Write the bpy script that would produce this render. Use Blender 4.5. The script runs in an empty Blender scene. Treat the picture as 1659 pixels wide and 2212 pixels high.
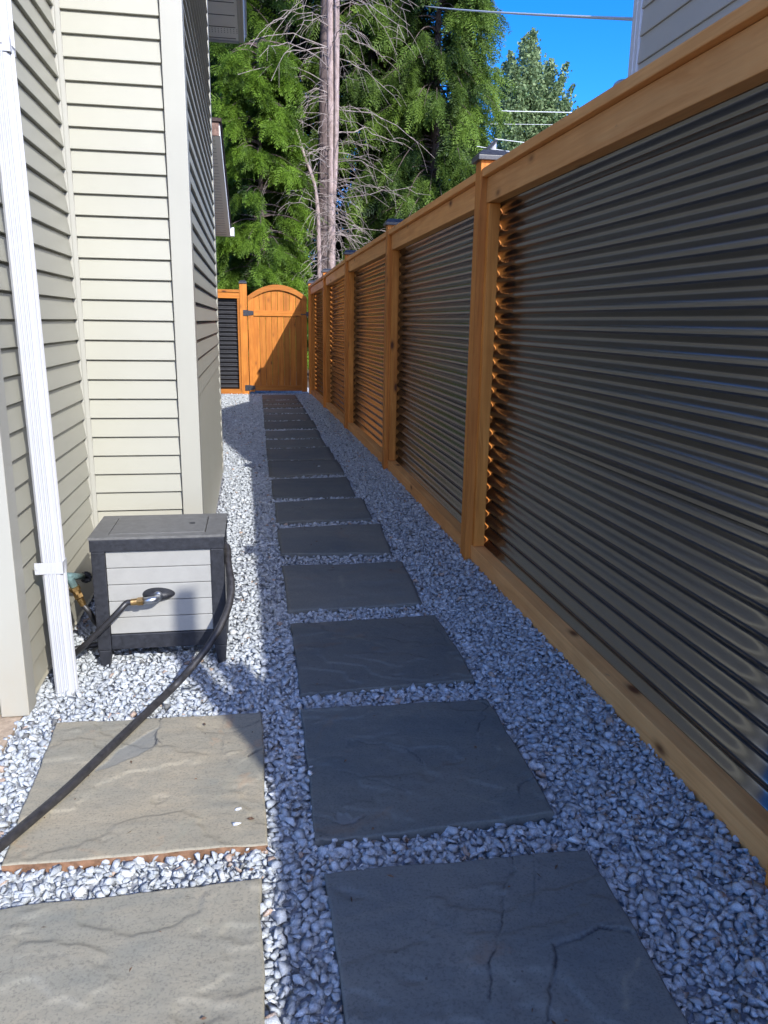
import bpy, bmesh, math, random
import numpy as np
from mathutils import Vector, Matrix, noise
rng = np.random.default_rng(7); random.seed(7)
SC = bpy.context.scene
COL = SC.collection

# ---------------------------------------------------------------- camera
PITCH, YAW, ROLL, HC = math.radians(13.8824), math.radians(9.6356), .0165, 1.2
fw = Vector((math.sin(YAW)*math.cos(PITCH), math.cos(YAW)*math.cos(PITCH), -math.sin(PITCH)))
rt = Vector((math.cos(YAW), -math.sin(YAW), 0)); up = rt.cross(fw)
rt2 = rt*math.cos(ROLL)+up*math.sin(ROLL); up2 = -rt*math.sin(ROLL)+up*math.cos(ROLL)
cd = bpy.data.cameras.new('camera'); cam = bpy.data.objects.new('camera', cd); COL.objects.link(cam)
R = Matrix((rt2, up2, -fw)).transposed()
cam.matrix_world = Matrix.Translation((0, 0, HC)) @ R.to_4x4()
cd.sensor_fit = 'VERTICAL'; cd.sensor_height = 24.; cd.lens = 24.*1660/2212
cd.clip_start = .05; cd.clip_end = 2000
SC.camera = cam

# ---------------------------------------------------------------- light
LD = Vector((-.59, 1.42, -1)).normalized()
el = math.asin(-LD.z); az = math.atan2(-LD.x, -LD.y)
w = bpy.data.worlds.new('World'); SC.world = w; w.use_nodes = True
nt = w.node_tree; bgn = nt.nodes['Background']
sky = nt.nodes.new('ShaderNodeTexSky'); sky.sky_type = 'NISHITA'; sky.sun_disc = False
sky.sun_elevation = el; sky.sun_rotation = az
sky.air_density = .5; sky.dust_density = 1.1; sky.ozone_density = 5
hs_ = nt.nodes.new('ShaderNodeHueSaturation'); hs_.inputs['Saturation'].default_value = 1.28; hs_.inputs['Hue'].default_value = .506
nt.links.new(sky.outputs[0], hs_.inputs['Color']); nt.links.new(hs_.outputs[0], bgn.inputs[0]); bgn.inputs[1].default_value = .15
sd = bpy.data.lights.new('sun', 'SUN'); sd.energy = 2.0; sd.angle = math.radians(.5); sd.color = (1, .98, .95)
so = bpy.data.objects.new('sun', sd); COL.objects.link(so)
so.rotation_euler = LD.to_track_quat('-Z', 'Y').to_euler()
SC.view_settings.view_transform = 'Standard'; SC.view_settings.look = 'None'
SC.view_settings.exposure = 1.75; SC.view_settings.gamma = 1

# ---------------------------------------------------------------- helpers
def setp(o, label=None, cat=None, group=None, kind=None):
    if label: o['label'] = label
    if cat: o['category'] = cat
    if group: o['group'] = group
    if kind: o['kind'] = kind
    return o
def thing(name, label, cat, loc=(0, 0, 0), group=None):
    o = bpy.data.objects.new(name, None); COL.objects.link(o); o.location = loc
    o.empty_display_size = .1
    return setp(o, label, cat, group)
def wloc(p):
    return Vector(p.location) if p.parent is None else Vector((0, 0, 0))   # parts are meshed in world coordinates
def link(name, me, mat, parent=None, smooth=False):
    o = bpy.data.objects.new(name, me); COL.objects.link(o)
    if mat: me.materials.append(mat)
    if parent is not None:
        o.parent = parent; o.matrix_parent_inverse = Matrix.Translation(-wloc(parent))
    if smooth: me.polygons.foreach_set('use_smooth', [True]*len(me.polygons))
    return o
class MB:
    def __init__(s): s.v = []; s.f = []
    def add(s, v, f):
        n = len(s.v); s.v += [tuple(p) for p in v]; s.f += [tuple(i+n for i in q) for q in f]
    def box(s, x0, x1, y0, y1, z0, z1):
        s.add([(x0,y0,z0),(x1,y0,z0),(x1,y1,z0),(x0,y1,z0),(x0,y0,z1),(x1,y0,z1),(x1,y1,z1),(x0,y1,z1)],
              [(0,3,2,1),(4,5,6,7),(0,1,5,4),(1,2,6,5),(2,3,7,6),(3,0,4,7)])
    def hexa(s, P):
        s.add(P, [(0,3,2,1),(4,5,6,7),(0,1,5,4),(1,2,6,5),(2,3,7,6),(3,0,4,7)])
    def tube(s, pts, rad, n=8, cap=True):
        pts = [Vector(p) for p in pts]; rs = rad if hasattr(rad, '__len__') else [rad]*len(pts)
        vs = []; fs = []; t0 = (pts[1]-pts[0]).normalized()
        a = t0.orthogonal().normalized()
        for i, p in enumerate(pts):
            t = (pts[min(i+1, len(pts)-1)]-pts[max(i-1, 0)]).normalized()
            a = (a-t*a.dot(t)).normalized(); b = t.cross(a)
            for k in range(n):
                q = 2*math.pi*k/n; vs.append(p+(a*math.cos(q)+b*math.sin(q))*rs[i])
        for i in range(len(pts)-1):
            for k in range(n):
                fs.append((i*n+k, i*n+(k+1) % n, (i+1)*n+(k+1) % n, (i+1)*n+k))
        if cap: fs.append(tuple(range(n-1, -1, -1))); fs.append(tuple(range((len(pts)-1)*n, len(pts)*n)))
        s.add(vs, fs)
    def prism(s, prof, a, b):          # prof: list of points at end a (3-D), swept by vector b
        n = len(prof); b = Vector(b); P = [Vector(p) for p in prof]
        s.add(P+[p+b for p in P], [tuple(range(n-1, -1, -1)), tuple(range(n, 2*n))]+[(i, (i+1) % n, n+(i+1) % n, n+i) for i in range(n)])
    def mesh(s, name): 
        me = bpy.data.meshes.new(name); me.from_pydata([tuple(p) for p in s.v], [], s.f); me.validate(); return me
    def obj(s, name, mat, parent=None, smooth=False, bevel=0, seg=2, autosm=False):
        me = s.mesh(name)
        if bevel:
            bm = bmesh.new(); bm.from_mesh(me)
            bmesh.ops.recalc_face_normals(bm, faces=bm.faces)
            ed = [e for e in bm.edges if len(e.link_faces) == 2 and e.calc_face_angle(0) > .5]
            bmesh.ops.bevel(bm, geom=ed, offset=bevel, segments=seg, affect='EDGES', profile=.6)
            bm.to_mesh(me); bm.free()
        else:
            bm = bmesh.new(); bm.from_mesh(me); bmesh.ops.recalc_face_normals(bm, faces=bm.faces); bm.to_mesh(me); bm.free()
        return link(name, me, mat, parent, smooth)
def npmesh(name, V, F, nper):
    me = bpy.data.meshes.new(name); V = np.asarray(V, np.float32); F = np.asarray(F, np.int32)
    me.vertices.add(len(V)); me.vertices.foreach_set('co', V.ravel())
    nf = F.size//nper; me.loops.add(F.size); me.loops.foreach_set('vertex_index', F.ravel())
    me.polygons.add(nf); me.polygons.foreach_set('loop_start', np.arange(nf, dtype=np.int32)*nper)
    me.update(calc_edges=True); return me

# ---------------------------------------------------------------- materials
class NT:
    def __init__(s, name):
        s.m = bpy.data.materials.new(name); s.m.use_nodes = True; s.t = s.m.node_tree
        s.b = s.t.nodes['Principled BSDF']; s.out = s.t.nodes['Material Output']
    def n(s, typ, **kw):
        q = s.t.nodes.new(typ)
        for k, v in kw.items(): setattr(q, k, v)
        return q
    def l(s, a, b): s.t.links.new(a, b)
    def coord(s, scale=(1, 1, 1), rnd=False, kind='Object'):
        c = s.n('ShaderNodeTexCoord'); m = s.n('ShaderNodeMapping'); m.inputs['Scale'].default_value = scale
        src = c.outputs[kind]
        if rnd:
            oi = s.n('ShaderNodeObjectInfo'); mu = s.n('ShaderNodeMath', operation='MULTIPLY'); mu.inputs[1].default_value = 37.
            s.l(oi.outputs['Random'], mu.inputs[0]); ad = s.n('ShaderNodeVectorMath', operation='ADD')
            s.l(src, ad.inputs[0]); s.l(mu.outputs[0], ad.inputs[1]); src = ad.outputs[0]
        s.l(src, m.inputs[0]); return m.outputs[0]
    def noise(s, vec, scale, detail=4, rough=.6, dist=0):
        q = s.n('ShaderNodeTexNoise'); q.inputs['Scale'].default_value = scale; q.inputs['Detail'].default_value = detail
        q.inputs['Roughness'].default_value = rough; q.inputs['Distortion'].default_value = dist
        s.l(vec, q.inputs['Vector']); return q.outputs['Fac']
    def ramp(s, fac, stops):
        q = s.n('ShaderNodeValToRGB'); e = q.color_ramp.elements
        while len(e) < len(stops): e.new(.5)
        for i, (p, c) in enumerate(stops):
            e[i].position = p; e[i].color = (*c, 1) if hasattr(c, '__len__') else (c, c, c, 1)
        s.l(fac, q.inputs[0]); return q.outputs[0]
    def mix(s, f, a, b, mode='MIX'):
        q = s.n('ShaderNodeMix', data_type='RGBA', blend_type=mode)
        for sock, v in ((q.inputs[0], f), (q.inputs[6], a), (q.inputs[7], b)):
            if hasattr(v, 'is_linked'): s.l(v, sock)
            elif hasattr(v, '__len__'): sock.default_value = (*v, 1)
            else: sock.default_value = v
        return q.outputs[2]
    def math(s, op, a, b=0):
        q = s.n('ShaderNodeMath', operation=op)
        for i, v in enumerate((a, b)):
            if hasattr(v, 'is_linked'): s.l(v, q.inputs[i])
            else: q.inputs[i].default_value = v
        return q.outputs[0]
    def bump(s, h, strength=.5, dist=.01, nrm=None):
        q = s.n('ShaderNodeBump'); q.inputs['Strength'].default_value = strength; q.inputs['Distance'].default_value = dist
        s.l(h, q.inputs['Height'])
        if nrm: s.l(nrm, q.inputs['Normal'])
        return q.outputs[0]
    def fin(s, col=None, rough=.5, nrm=None, spec=.5, metal=0):
        if col is not None:
            if hasattr(col, 'is_linked'): s.l(col, s.b.inputs['Base Color'])
            else: s.b.inputs['Base Color'].default_value = (*col, 1)
        if hasattr(rough, 'is_linked'): s.l(rough, s.b.inputs['Roughness'])
        else: s.b.inputs['Roughness'].default_value = rough
        s.b.inputs['Specular IOR Level'].default_value = spec; s.b.inputs['Metallic'].default_value = metal
        if nrm: s.l(nrm, s.b.inputs['Normal'])
        return s.m

def wood(axis, name, c0=(.54, .165, .020), c1=(.88, .36, .07)):
    s = NT(name); al, cr = 1.3, 26
    sc = [cr, cr, cr]; sc['xyz'.index(axis)] = al
    v = s.coord(sc, rnd=True)
    g = s.noise(v, 1., 6, .65, 1.2)
    sc2 = [90]*3; sc2['xyz'.index(axis)] = 3
    g2 = s.noise(s.coord(sc2, rnd=True), 1., 3, .6)
    col = s.ramp(g, [(.30, c0), (.52, tuple((a+b)/2*1.05 for a, b in zip(c0, c1))), (.72, c1)])
    col = s.mix(s.math('MULTIPLY', g2, .35), col, (.17, .055, .012))
    # blotchy stain
    b = s.noise(s.coord((1, 1, 1), rnd=True), 3.1, 3, .6)
    col = s.mix(s.ramp(b, [(.40, 0.), (.75, .45)]), col, tuple(x*.72 for x in c0))
    # knots
    sk = [7., 7., 7.]; sk['xyz'.index(axis)] = 3.2
    vo = s.n('ShaderNodeTexVoronoi'); s.l(s.coord(sk, rnd=True), vo.inputs['Vector']); vo.inputs['Scale'].default_value = 1.
    vo.inputs['Randomness'].default_value = 1.
    kn = s.ramp(vo.outputs['Distance'], [(.0, 1.), (.07, .9), (.13, .25), (.2, 0.)])
    col = s.mix(kn, col, (.10, .028, .008))
    sc3 = [34]*3; sc3['xyz'.index(axis)] = 9
    scf = s.ramp(s.noise(s.coord(sc3, rnd=True), 1., 5, .75), [(.66, 0.), (.76, .5)]); col = s.mix(scf, col, (.20, .12, .07))
    oi = s.n('ShaderNodeObjectInfo'); hv = s.n('ShaderNodeHueSaturation')
    s.l(col, hv.inputs['Color']); s.l(s.math('ADD', s.math('MULTIPLY', oi.outputs['Random'], .34), .80), hv.inputs['Value'])
    nr = s.bump(s.math('ADD', g, s.math('MULTIPLY', g2, .5)), .35, .002)
    return s.fin(hv.outputs[0], .62, nr, .3)
WX, WY, WZ = wood('x', 'cedar_x'), wood('y', 'cedar_y'), wood('z', 'cedar_z')
WF = wood('y', 'cedar_rail', (.72, .31, .09), (.90, .47, .17))

def m_siding(name, c):
    s = NT(name); n1 = s.noise(s.coord((1, 1, 1)), 2.2, 3, .5); n2 = s.noise(s.coord((3, 3, 240)), 1., 3, .6)
    col = s.mix(s.ramp(n1, [(.3, 0.), (.75, 1.)]), tuple(x*.93 for x in c), c)
    # grime low down (splashback)
    co = s.n('ShaderNodeTexCoord'); sp = s.n('ShaderNodeSeparateXYZ'); s.l(co.outputs['Object'], sp.inputs[0])
    gr = s.math('MULTIPLY', s.ramp(s.math('ADD', sp.outputs[2], s.math('MULTIPLY', n1, .25)), [(.1, .55), (.55, 0.)]), s.noise(s.coord((9, 9, 5)), 2., 4, .7))
    col = s.mix(gr, col, (.34, .27, .17))
    st = s.ramp(s.noise(s.coord((30, 30, 14)), 1., 5, .7), [(.68, 0.), (.78, .35)])
    col = s.mix(st, col, (.36, .33, .27))
    nr = s.bump(s.math('ADD', s.math('MULTIPLY', n1, 1.), s.math('MULTIPLY', n2, .03)), .5, .012)
    return s.fin(col, .42, nr, .4)
SID = m_siding('vinyl_siding', (.33, .322, .262)); TRIM = m_siding('vinyl_trim', (.345, .337, .285))
NSID = m_siding('neighbour_siding', (.50, .48, .44)); 
def m_plain(name, c, rough=.5, spec=.5, metal=0, var=.12, bump=.1, sc=18):
    s = NT(name); n1 = s.noise(s.coord((1, 1, 1), rnd=True), sc, 5, .65)
    col = s.mix(s.ramp(n1, [(.3, 0.), (.7, 1.)]), tuple(x*(1-var) for x in c), tuple(min(1, x*(1+var)) for x in c))
    return s.fin(col, s.math('ADD', s.math('MULTIPLY', n1, .2), rough-.1), s.bump(n1, bump, .004), spec, metal)
WHITE = m_plain('white_painted_metal', (.42, .425, .435), .35, .5, 0, .04, .06, 6)
BLACKP = m_plain('black_resin', (.018, .019, .023), .48, .4, 0, .4, .25, 60)
DGREY = m_plain('dark_grey_resin', (.12, .118, .11), .55, .35, 0, .25, .2, 40)
GREYP = m_plain('grey_resin_plank', (.285, .28, .255), .5, .4, 0, .05, .1, 25)
RUB = m_plain('black_rubber', (.022, .021, .022), .42, .5, 0, .3, .1, 60)
BRASS = m_plain('brass', (.45, .29, .12), .42, .5, 1, .2, .2, 60)
STEEL = m_plain('zinc_steel', (.55, .57, .60), .3, .5, 1, .1, .1, 60)
VERD = m_plain('verdigris_bronze', (.12, .19, .19), .65, .5, .2, .35, .4, 90)
CAPM = m_plain('black_painted_metal', (.03, .032, .04), .38, .5, 0, .3, .2, 50)
SOFF = m_plain('soffit_vinyl', (.84, .83, .78), .5, .4, 0, .04, .05, 5)
SHING = m_plain('roof_shingle', (.06, .045, .042), .9, .2, 0, .5, .6, 40)
CONC = m_plain('tan_concrete', (.36, .28, .20), .9, .2, 0, .25, .7, 60)
FOUND = m_plain('stained_foundation', (.17, .11, .09), .9, .2, 0, .5, .7, 30)
GREYW = m_plain('grey_weathered_wood', (.33, .33, .34), .8, .2, 0, .25, .4, 20)
WIRE = m_plain('wire', (.62, .64, .66), .5)
BED = m_plain('gravel_bed', (.26, .27, .29), .95, .1, 0, .4, .8, 60)
DIRT = m_plain('dirt', (.12, .095, .07), .95, .1, 0, .4, .8, 12)

def m_metal():
    s = NT('corrugated_black_metal')
    n1 = s.noise(s.coord((6, .5, 10)), 1., 3, .5); n2 = s.noise(s.coord((1, 1, 1)), 260, 2, .6)
    n3 = s.noise(s.coord((2, .7, 2)), 1.2, 2, .5)
    dust = s.ramp(n2, [(.64, 0.), (.74, .4)])
    col = s.mix(dust, s.mix(n3, (.008, .0085, .009), (.013, .013, .012)), (.16, .16, .155))
    ro = s.math('ADD', s.math('MULTIPLY', n1, .05), .185)
    m = s.fin(col, ro, None, .5, 0); s.b.inputs['IOR'].default_value = 2.35
    return m
METAL = m_metal()

def m_slab():
    s = NT('bluestone'); v = s.coord((1, 1, 1), rnd=True)
    wp = s.noise(v, 2.3, 3, .6); big = s.noise(v, 1.6, 4, .6, 1.5); mid = s.noise(v, 9, 6, .7); fine = s.noise(v, 160, 4, .7)
    sv = s.coord((2.2, 11, 4), rnd=True); streak = s.noise(sv, 1., 5, .65, .8)
    col = s.mix(s.ramp(big, [(.32, 0.), (.66, 1.)]), (.115, .124, .120), (.165, .160, .138))
    col = s.mix(s.ramp(streak, [(.45, 0.), (.75, .4)]), col, (.20, .185, .15))
    col = s.mix(s.ramp(mid, [(.56, 0.), (.72, .35)]), col, (.24, .22, .18))
    col = s.mix(s.ramp(fine, [(.35, .5), (.5, 0.)]), col, (.06, .062, .06))
    oi = s.n('ShaderNodeObjectInfo')
    rust = s.math('MULTIPLY', s.ramp(s.noise(v, 3.1, 5, .7, .6), [(.60, 0.), (.72, .4)]), 1.)
    col = s.mix(rust, col, (.25, .14, .07))
    dots = s.ramp(s.noise(v, 55, 2, .5), [(.74, 0.), (.78, .7)])
    col = s.mix(dots, col, (.05, .045, .04))
    hv = s.n('ShaderNodeHueSaturation'); s.l(col, hv.inputs['Color']); s.l(s.math('ADD', s.math('MULTIPLY', oi.outputs['Random'], .3), .9), hv.inputs['Value'])
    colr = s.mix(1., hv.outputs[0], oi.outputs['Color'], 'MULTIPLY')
    am = s.n('ShaderNodeAttribute'); am.attribute_name = 'mark'; ap = s.n('ShaderNodeAttribute'); ap.attribute_name = 'patch'
    colr = s.mix(s.math('MULTIPLY', ap.outputs['Fac'], .55), colr, (.17, .18, .175))
    colr = s.mix(s.math('MULTIPLY', s.math('MAXIMUM', am.outputs['Fac'], 0.), .9), colr, (.02, .022, .028))
    colr = s.mix(s.math('MULTIPLY', s.math('MAXIMUM', s.math('MULTIPLY', am.outputs['Fac'], -1.), 0.), .6), colr, (.28, .27, .20))
    # cleft ledges
    lw = s.noise(s.coord((1.3, 3.2, 1), rnd=True), 1.1, 6, .62, .6)
    st = s.math('SNAP', lw, .055)
    h = s.math('ADD', s.math('MULTIPLY', st, 1.6), s.math('ADD', s.math('MULTIPLY', mid, .10), s.math('MULTIPLY', fine, .02)))
    nr = s.bump(h, .6, .02)
    return s.fin(colr, .78, nr, .25)
SLAB = m_slab()
EDGE = m_plain('rusty_stone_edge', (.19, .105, .06), .85, .2, 0, .6, .5, 30)

def m_gravel():
    s = NT('crushed_granite'); a = s.n('ShaderNodeAttribute'); a.attribute_name = 'tint'
    v = s.coord((1, 1, 1)); n1 = s.noise(v, 330, 3, .65); n2 = s.noise(v, 85, 4, .7)
    sp = s.ramp(n1, [(.36, .74), (.5, .97), (.66, 1.1)])
    col = s.mix(1., a.outputs['Color'], sp, 'MULTIPLY')
    col = s.mix(s.ramp(n2, [(.52, 0.), (.66, .4)]), col, (.52, .55, .58))
    return s.fin(col, .72, s.bump(s.math('ADD', n1, s.math('MULTIPLY', n2, 2)), .5, .003), .3)
GRAV = m_gravel()

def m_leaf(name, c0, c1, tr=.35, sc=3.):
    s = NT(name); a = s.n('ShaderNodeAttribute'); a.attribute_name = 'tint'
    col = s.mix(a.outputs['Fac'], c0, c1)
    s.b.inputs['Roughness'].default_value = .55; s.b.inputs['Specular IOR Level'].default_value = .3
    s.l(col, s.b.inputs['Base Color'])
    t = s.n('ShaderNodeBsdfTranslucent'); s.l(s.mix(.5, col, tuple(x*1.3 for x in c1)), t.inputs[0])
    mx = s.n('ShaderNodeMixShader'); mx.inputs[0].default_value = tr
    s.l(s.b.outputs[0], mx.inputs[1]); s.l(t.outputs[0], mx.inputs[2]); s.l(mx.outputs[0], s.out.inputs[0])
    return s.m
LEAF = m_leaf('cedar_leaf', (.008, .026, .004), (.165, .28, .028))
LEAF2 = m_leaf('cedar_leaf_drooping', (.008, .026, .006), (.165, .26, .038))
LEAFD = m_leaf('shade_dark_needles', (.006, .012, .004), (.02, .04, .01), .15)
LEAFC = m_leaf('cottonwood_leaf', (.06, .11, .04), (.26, .34, .16), .3)
def m_bark(name, c0, c1):
    s = NT(name); n1 = s.noise(s.coord((14, 14, 2.5)), 1., 6, .7); n2 = s.noise(s.coord((1, 1, 1)), 9, 4, .6)
    col = s.mix(s.ramp(n1, [(.3, 0.), (.7, 1.)]), c0, c1)
    col = s.mix(s.ramp(n2, [(.5, 0.), (.7, .5)]), col, tuple(x*.55 for x in c0))
    return s.fin(col, .85, s.bump(n1, .8, .03), .2)
BARK = m_bark('pale_bark', (.20, .145, .125), (.42, .33, .31)); BARKD = m_bark('dark_bark', (.07, .05, .045), (.16, .12, .11))
TWIG = m_bark('dead_twig', (.20, .16, .14), (.40, .34, .31))

# ---------------------------------------------------------------- ground
g = MB(); g.add([(-300, -60, -.035), (300, -60, -.035), (300, 500, -.035), (-300, 500, -.035)], [(0, 1, 2, 3)])
setp(g.obj('ground', DIRT), kind='structure')
g = MB(); g.box(-.95, 1.5, .3, 14.6, -.034, -.018); setp(g.obj('gravel_bed', BED), kind='structure')
cp = MB(); cp.box(-2.2, -.735, .4, 2.33, -.05, -.004); cp.box(-2.2, -.83, .4, .5, -.05, -.002)
# gravel lies over most of it, the pad only shows by the corner board
setp(cp.obj('concrete_pad', CONC), kind='structure')

# ---------------------------------------------------------------- slabs (ground points traced on z=0)
SL = [
 ((.130,1.47),(.746,1.457),(.72,.86),(.135,.845), 'nearest bluestone slab of the main path with long dark cleft ledges'),
 ((.120,2.21),(.730,2.214),(.720,1.594),(.118,1.582), 'main path bluestone slab in fence shade with a chipped flake at its near left corner, second from the camera'),
 ((.122,2.929),(.730,2.966),(.728,2.356),(.127,2.324), 'smooth dark path slab level with the front of the storage box'),
 ((.119,3.702),(.735,3.725),(.706,3.106),(.118,3.084), 'path slab with a pale scuff mark just beside the first tall fence post'),
 ((.116,4.412),(.742,4.486),(.702,3.859),(.117,3.900), 'path slab with cloudy white staining, fifth in the main path'),
 ((.118,5.105),(.723,5.188),(.709,4.592),(.114,4.551), 'grey path slab lying beyond the cloudy stained one, sixth in the main path'),
 ((.112,5.890),(.700,5.930),(.692,5.250),(.110,5.246), 'path slab with a small white stone on its far left corner, seventh in the main path'),
 ((-.012+ -.574,0),(0,0),(0,0),(0,0), ''),
]
import struct as _s
def _g(x, y):
    d = fw + rt2*((x-829.5)/1660) - up2*((y-1106)/1660); t = -HC/d.z; return (d.x*t, d.y*t)
S_ = .66356
def _r1(x, y): return _g((650+x/2.37)*S_, (1200+y/2.37)*S_)
SL = SL[:7]
for q, lab in ((((527,722),(1055,708),(1120,812),(540,843)), 'path slab with a thin diagonal crack and one loose chip on it, eighth in the main path'),
          (((517,622),(1000,617),(1045,703),(522,712)), 'plain grey path slab level with the second fence post, ninth in the main path'),
          (((512,552),(945,547),(978,603),(512,614)), 'path slab with the tip of the light patch on its far side, tenth in the main path'),
          (((508,485),(915,480),(940,538),(512,540)), 'path slab lying under the brightest light patch, eleventh in the main path'),
          (((497,412),(875,405),(905,460),(500,468)), 'path slab just beyond the light patch, twelfth in the main path'),
          (((495,357),(835,352),(860,399),(498,402)), 'narrow looking path slab, fifth from the gate'),
          (((492,314),(805,309),(830,344),(495,348)), 'path slab, fourth from the gate'),
          (((487,279),(784,274),(802,300),(490,305)), 'path slab, third from the gate'),
          (((484,250),(762,246),(780,268),(486,272)), 'brownish path slab, second from the gate'),
          (((482,208),(738,206),(757,238),(484,242)), 'brownish path slab right at the foot of the gate')):
    SL.append(tuple(_r1(*a) for a in q)+(lab,))
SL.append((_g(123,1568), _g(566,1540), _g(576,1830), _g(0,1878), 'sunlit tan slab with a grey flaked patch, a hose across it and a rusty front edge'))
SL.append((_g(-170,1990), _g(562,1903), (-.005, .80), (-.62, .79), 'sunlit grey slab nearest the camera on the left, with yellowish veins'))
RECT = []
_c6 = lambda x, y: _g((1250+x/1.327)*S_, (2200+y/1.327)*S_)
_c5 = lambda x, y: _g((x/1.327)*S_, (2200+y/1.327)*S_)
# traced cleft edges: (slab, kind, ledge height, points); kind 1 dark crack, -1 pale vein
MARK = [
 (0, 1, .004, [_c6(*q) for q in ((562,780),(560,850),(530,900),(510,960),(505,1040),(490,1120),(485,1200),(450,1270),(445,1350),(452,1420))]),
 (0, 1, .006, [_c6(*q) for q in ((690,1530),(700,1500),(720,1440),(712,1370),(735,1290),(738,1200),(790,1172),(850,1135),(930,1108),(1060,1135))]),
 (0, .5, .002, [_c6(*q) for q in ((735,1185),(840,1140),(935,1098),(1012,1100),(1030,1085))]),
 (0, .4, .002, [_c6(*q) for q in ((655,800),(645,900),(640,1000),(632,1060))]),
 (0, -1, 0, [_c6(*q) for q in ((1100,1240),(1060,1310),(1040,1370),(1030,1460))]), (0, -.8, 0, [_c6(*q) for q in ((640,1290),(610,1370),(600,1450),(590,1520))]),
 (0, -.6, 0, [_c6(*q) for q in ((725,880),(715,960),(700,1100))]),
 (1, 1, .004, [_c6(*q) for q in ((425,118),(450,140),(432,170),(448,185),(410,220),(408,250))]),
 (1, 1, .003, [_c6(*q) for q in ((-120,285),(-60,295),(0,300),(70,315),(130,340),(160,362),(175,385))]),
 (1, .7, .002, [_c6(*q) for q in ((-180,415),(-90,450),(0,478),(60,490),(95,508))]), (1, 1, .004, [_c6(*q) for q in ((580,520),(592,490),(630,470),(655,458))]),
 (1, .5, .003, [_c5(*q) for q in ((1350,605),(1400,618),(1440,640),(1500,655),(1530,640),(1580,610))]), (1, -.6, 0, [_c6(*q) for q in ((330,520),(420,545),(520,575))]),
 (1, .5, .002, [_c5(*q) for q in ((1475,298),(1495,282),(1540,292),(1560,284))]),
 (2, .8, .003, [_g(*q) for q in ((935,1340),(945,1365),(962,1380),(972,1398))]), (2, -.5, 0, [_g(*q) for q in ((700,1385),(760,1378),(830,1400))]),
 (3, .6, .002, [_g(*q) for q in ((640,1240),(700,1236),(760,1230))]), (3, -1, 0, [_g(*q) for q in ((722,1225),(735,1250),(745,1272))]),
 (17, 1, .003, [_c5(*q) for q in ((722,170),(690,210),(685,240),(668,262),(672,285),(668,310),(650,340))]), (17, 1, .002, [_c5(*q) for q in ((672,280),(700,300))]),
 (17, 1, .004, [_c5(*q) for q in ((1080,357),(1095,345),(1115,335),(1145,318))]), (17, .4, .001, [_c5(*q) for q in ((960,200),(968,260),(958,330),(985,390))]),
 (17, .5, .001, [_c5(*q) for q in ((1030,275),(1070,245),(1100,225),(1120,200))]),
 (17, -1, 0, [_c5(*q) for q in ((740,750),(780,700),(830,650),(900,590),(960,510),(1000,460),(1050,400))]), (17, -.7, 0, [_c5(*q) for q in ((700,770),(720,740),(760,690),(800,640))]),
 (17, -.5, 0, [_c5(*q) for q in ((90,700),(200,600),(330,540),(480,480))]),
 (18, -.9, 0, [_c5(*q) for q in ((530,1090),(600,1085),(700,1112),(790,1085),(860,1082),(920,1105),(1000,1100),(1090,1085))]), (18, -.5, 0, [_c5(*q) for q in ((950,1120),(1010,1070),(1080,1060))]),
 (18, -.7, 0, [_c5(*q) for q in ((310,1240),(370,1300),(420,1350),(520,1390),(650,1385))]), (18, .4, .0015, [_c5(*q) for q in ((130,1240),(220,1235),(300,1240),(330,1280))]),
]
PATCH = {17: [_c5(*q) for q in ((400,437),(470,370),(560,300),(660,245),(690,225),(672,262),(680,300),(660,325),(600,355),(520,390))],
         1: [_c5(*q) for q in ((1440,640),(1440,605),(1480,610),(1500,600),(1525,630),(1560,612),(1530,650),(1500,655))]}
def fbm(x, y, o, sc):
    return noise.fractal(Vector((x*sc+o, y*sc-o*1.7, o*.3)), 1., 2.1, 5)
def pip(x, y, Q):
    ins = False; j = len(Q)-1
    for i in range(len(Q)):
        if (Q[i][1] > y) != (Q[j][1] > y) and x < (Q[j][0]-Q[i][0])*(y-Q[i][1])/(Q[j][1]-Q[i][1])+Q[i][0]: ins = not ins
        j = i
    return ins
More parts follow.
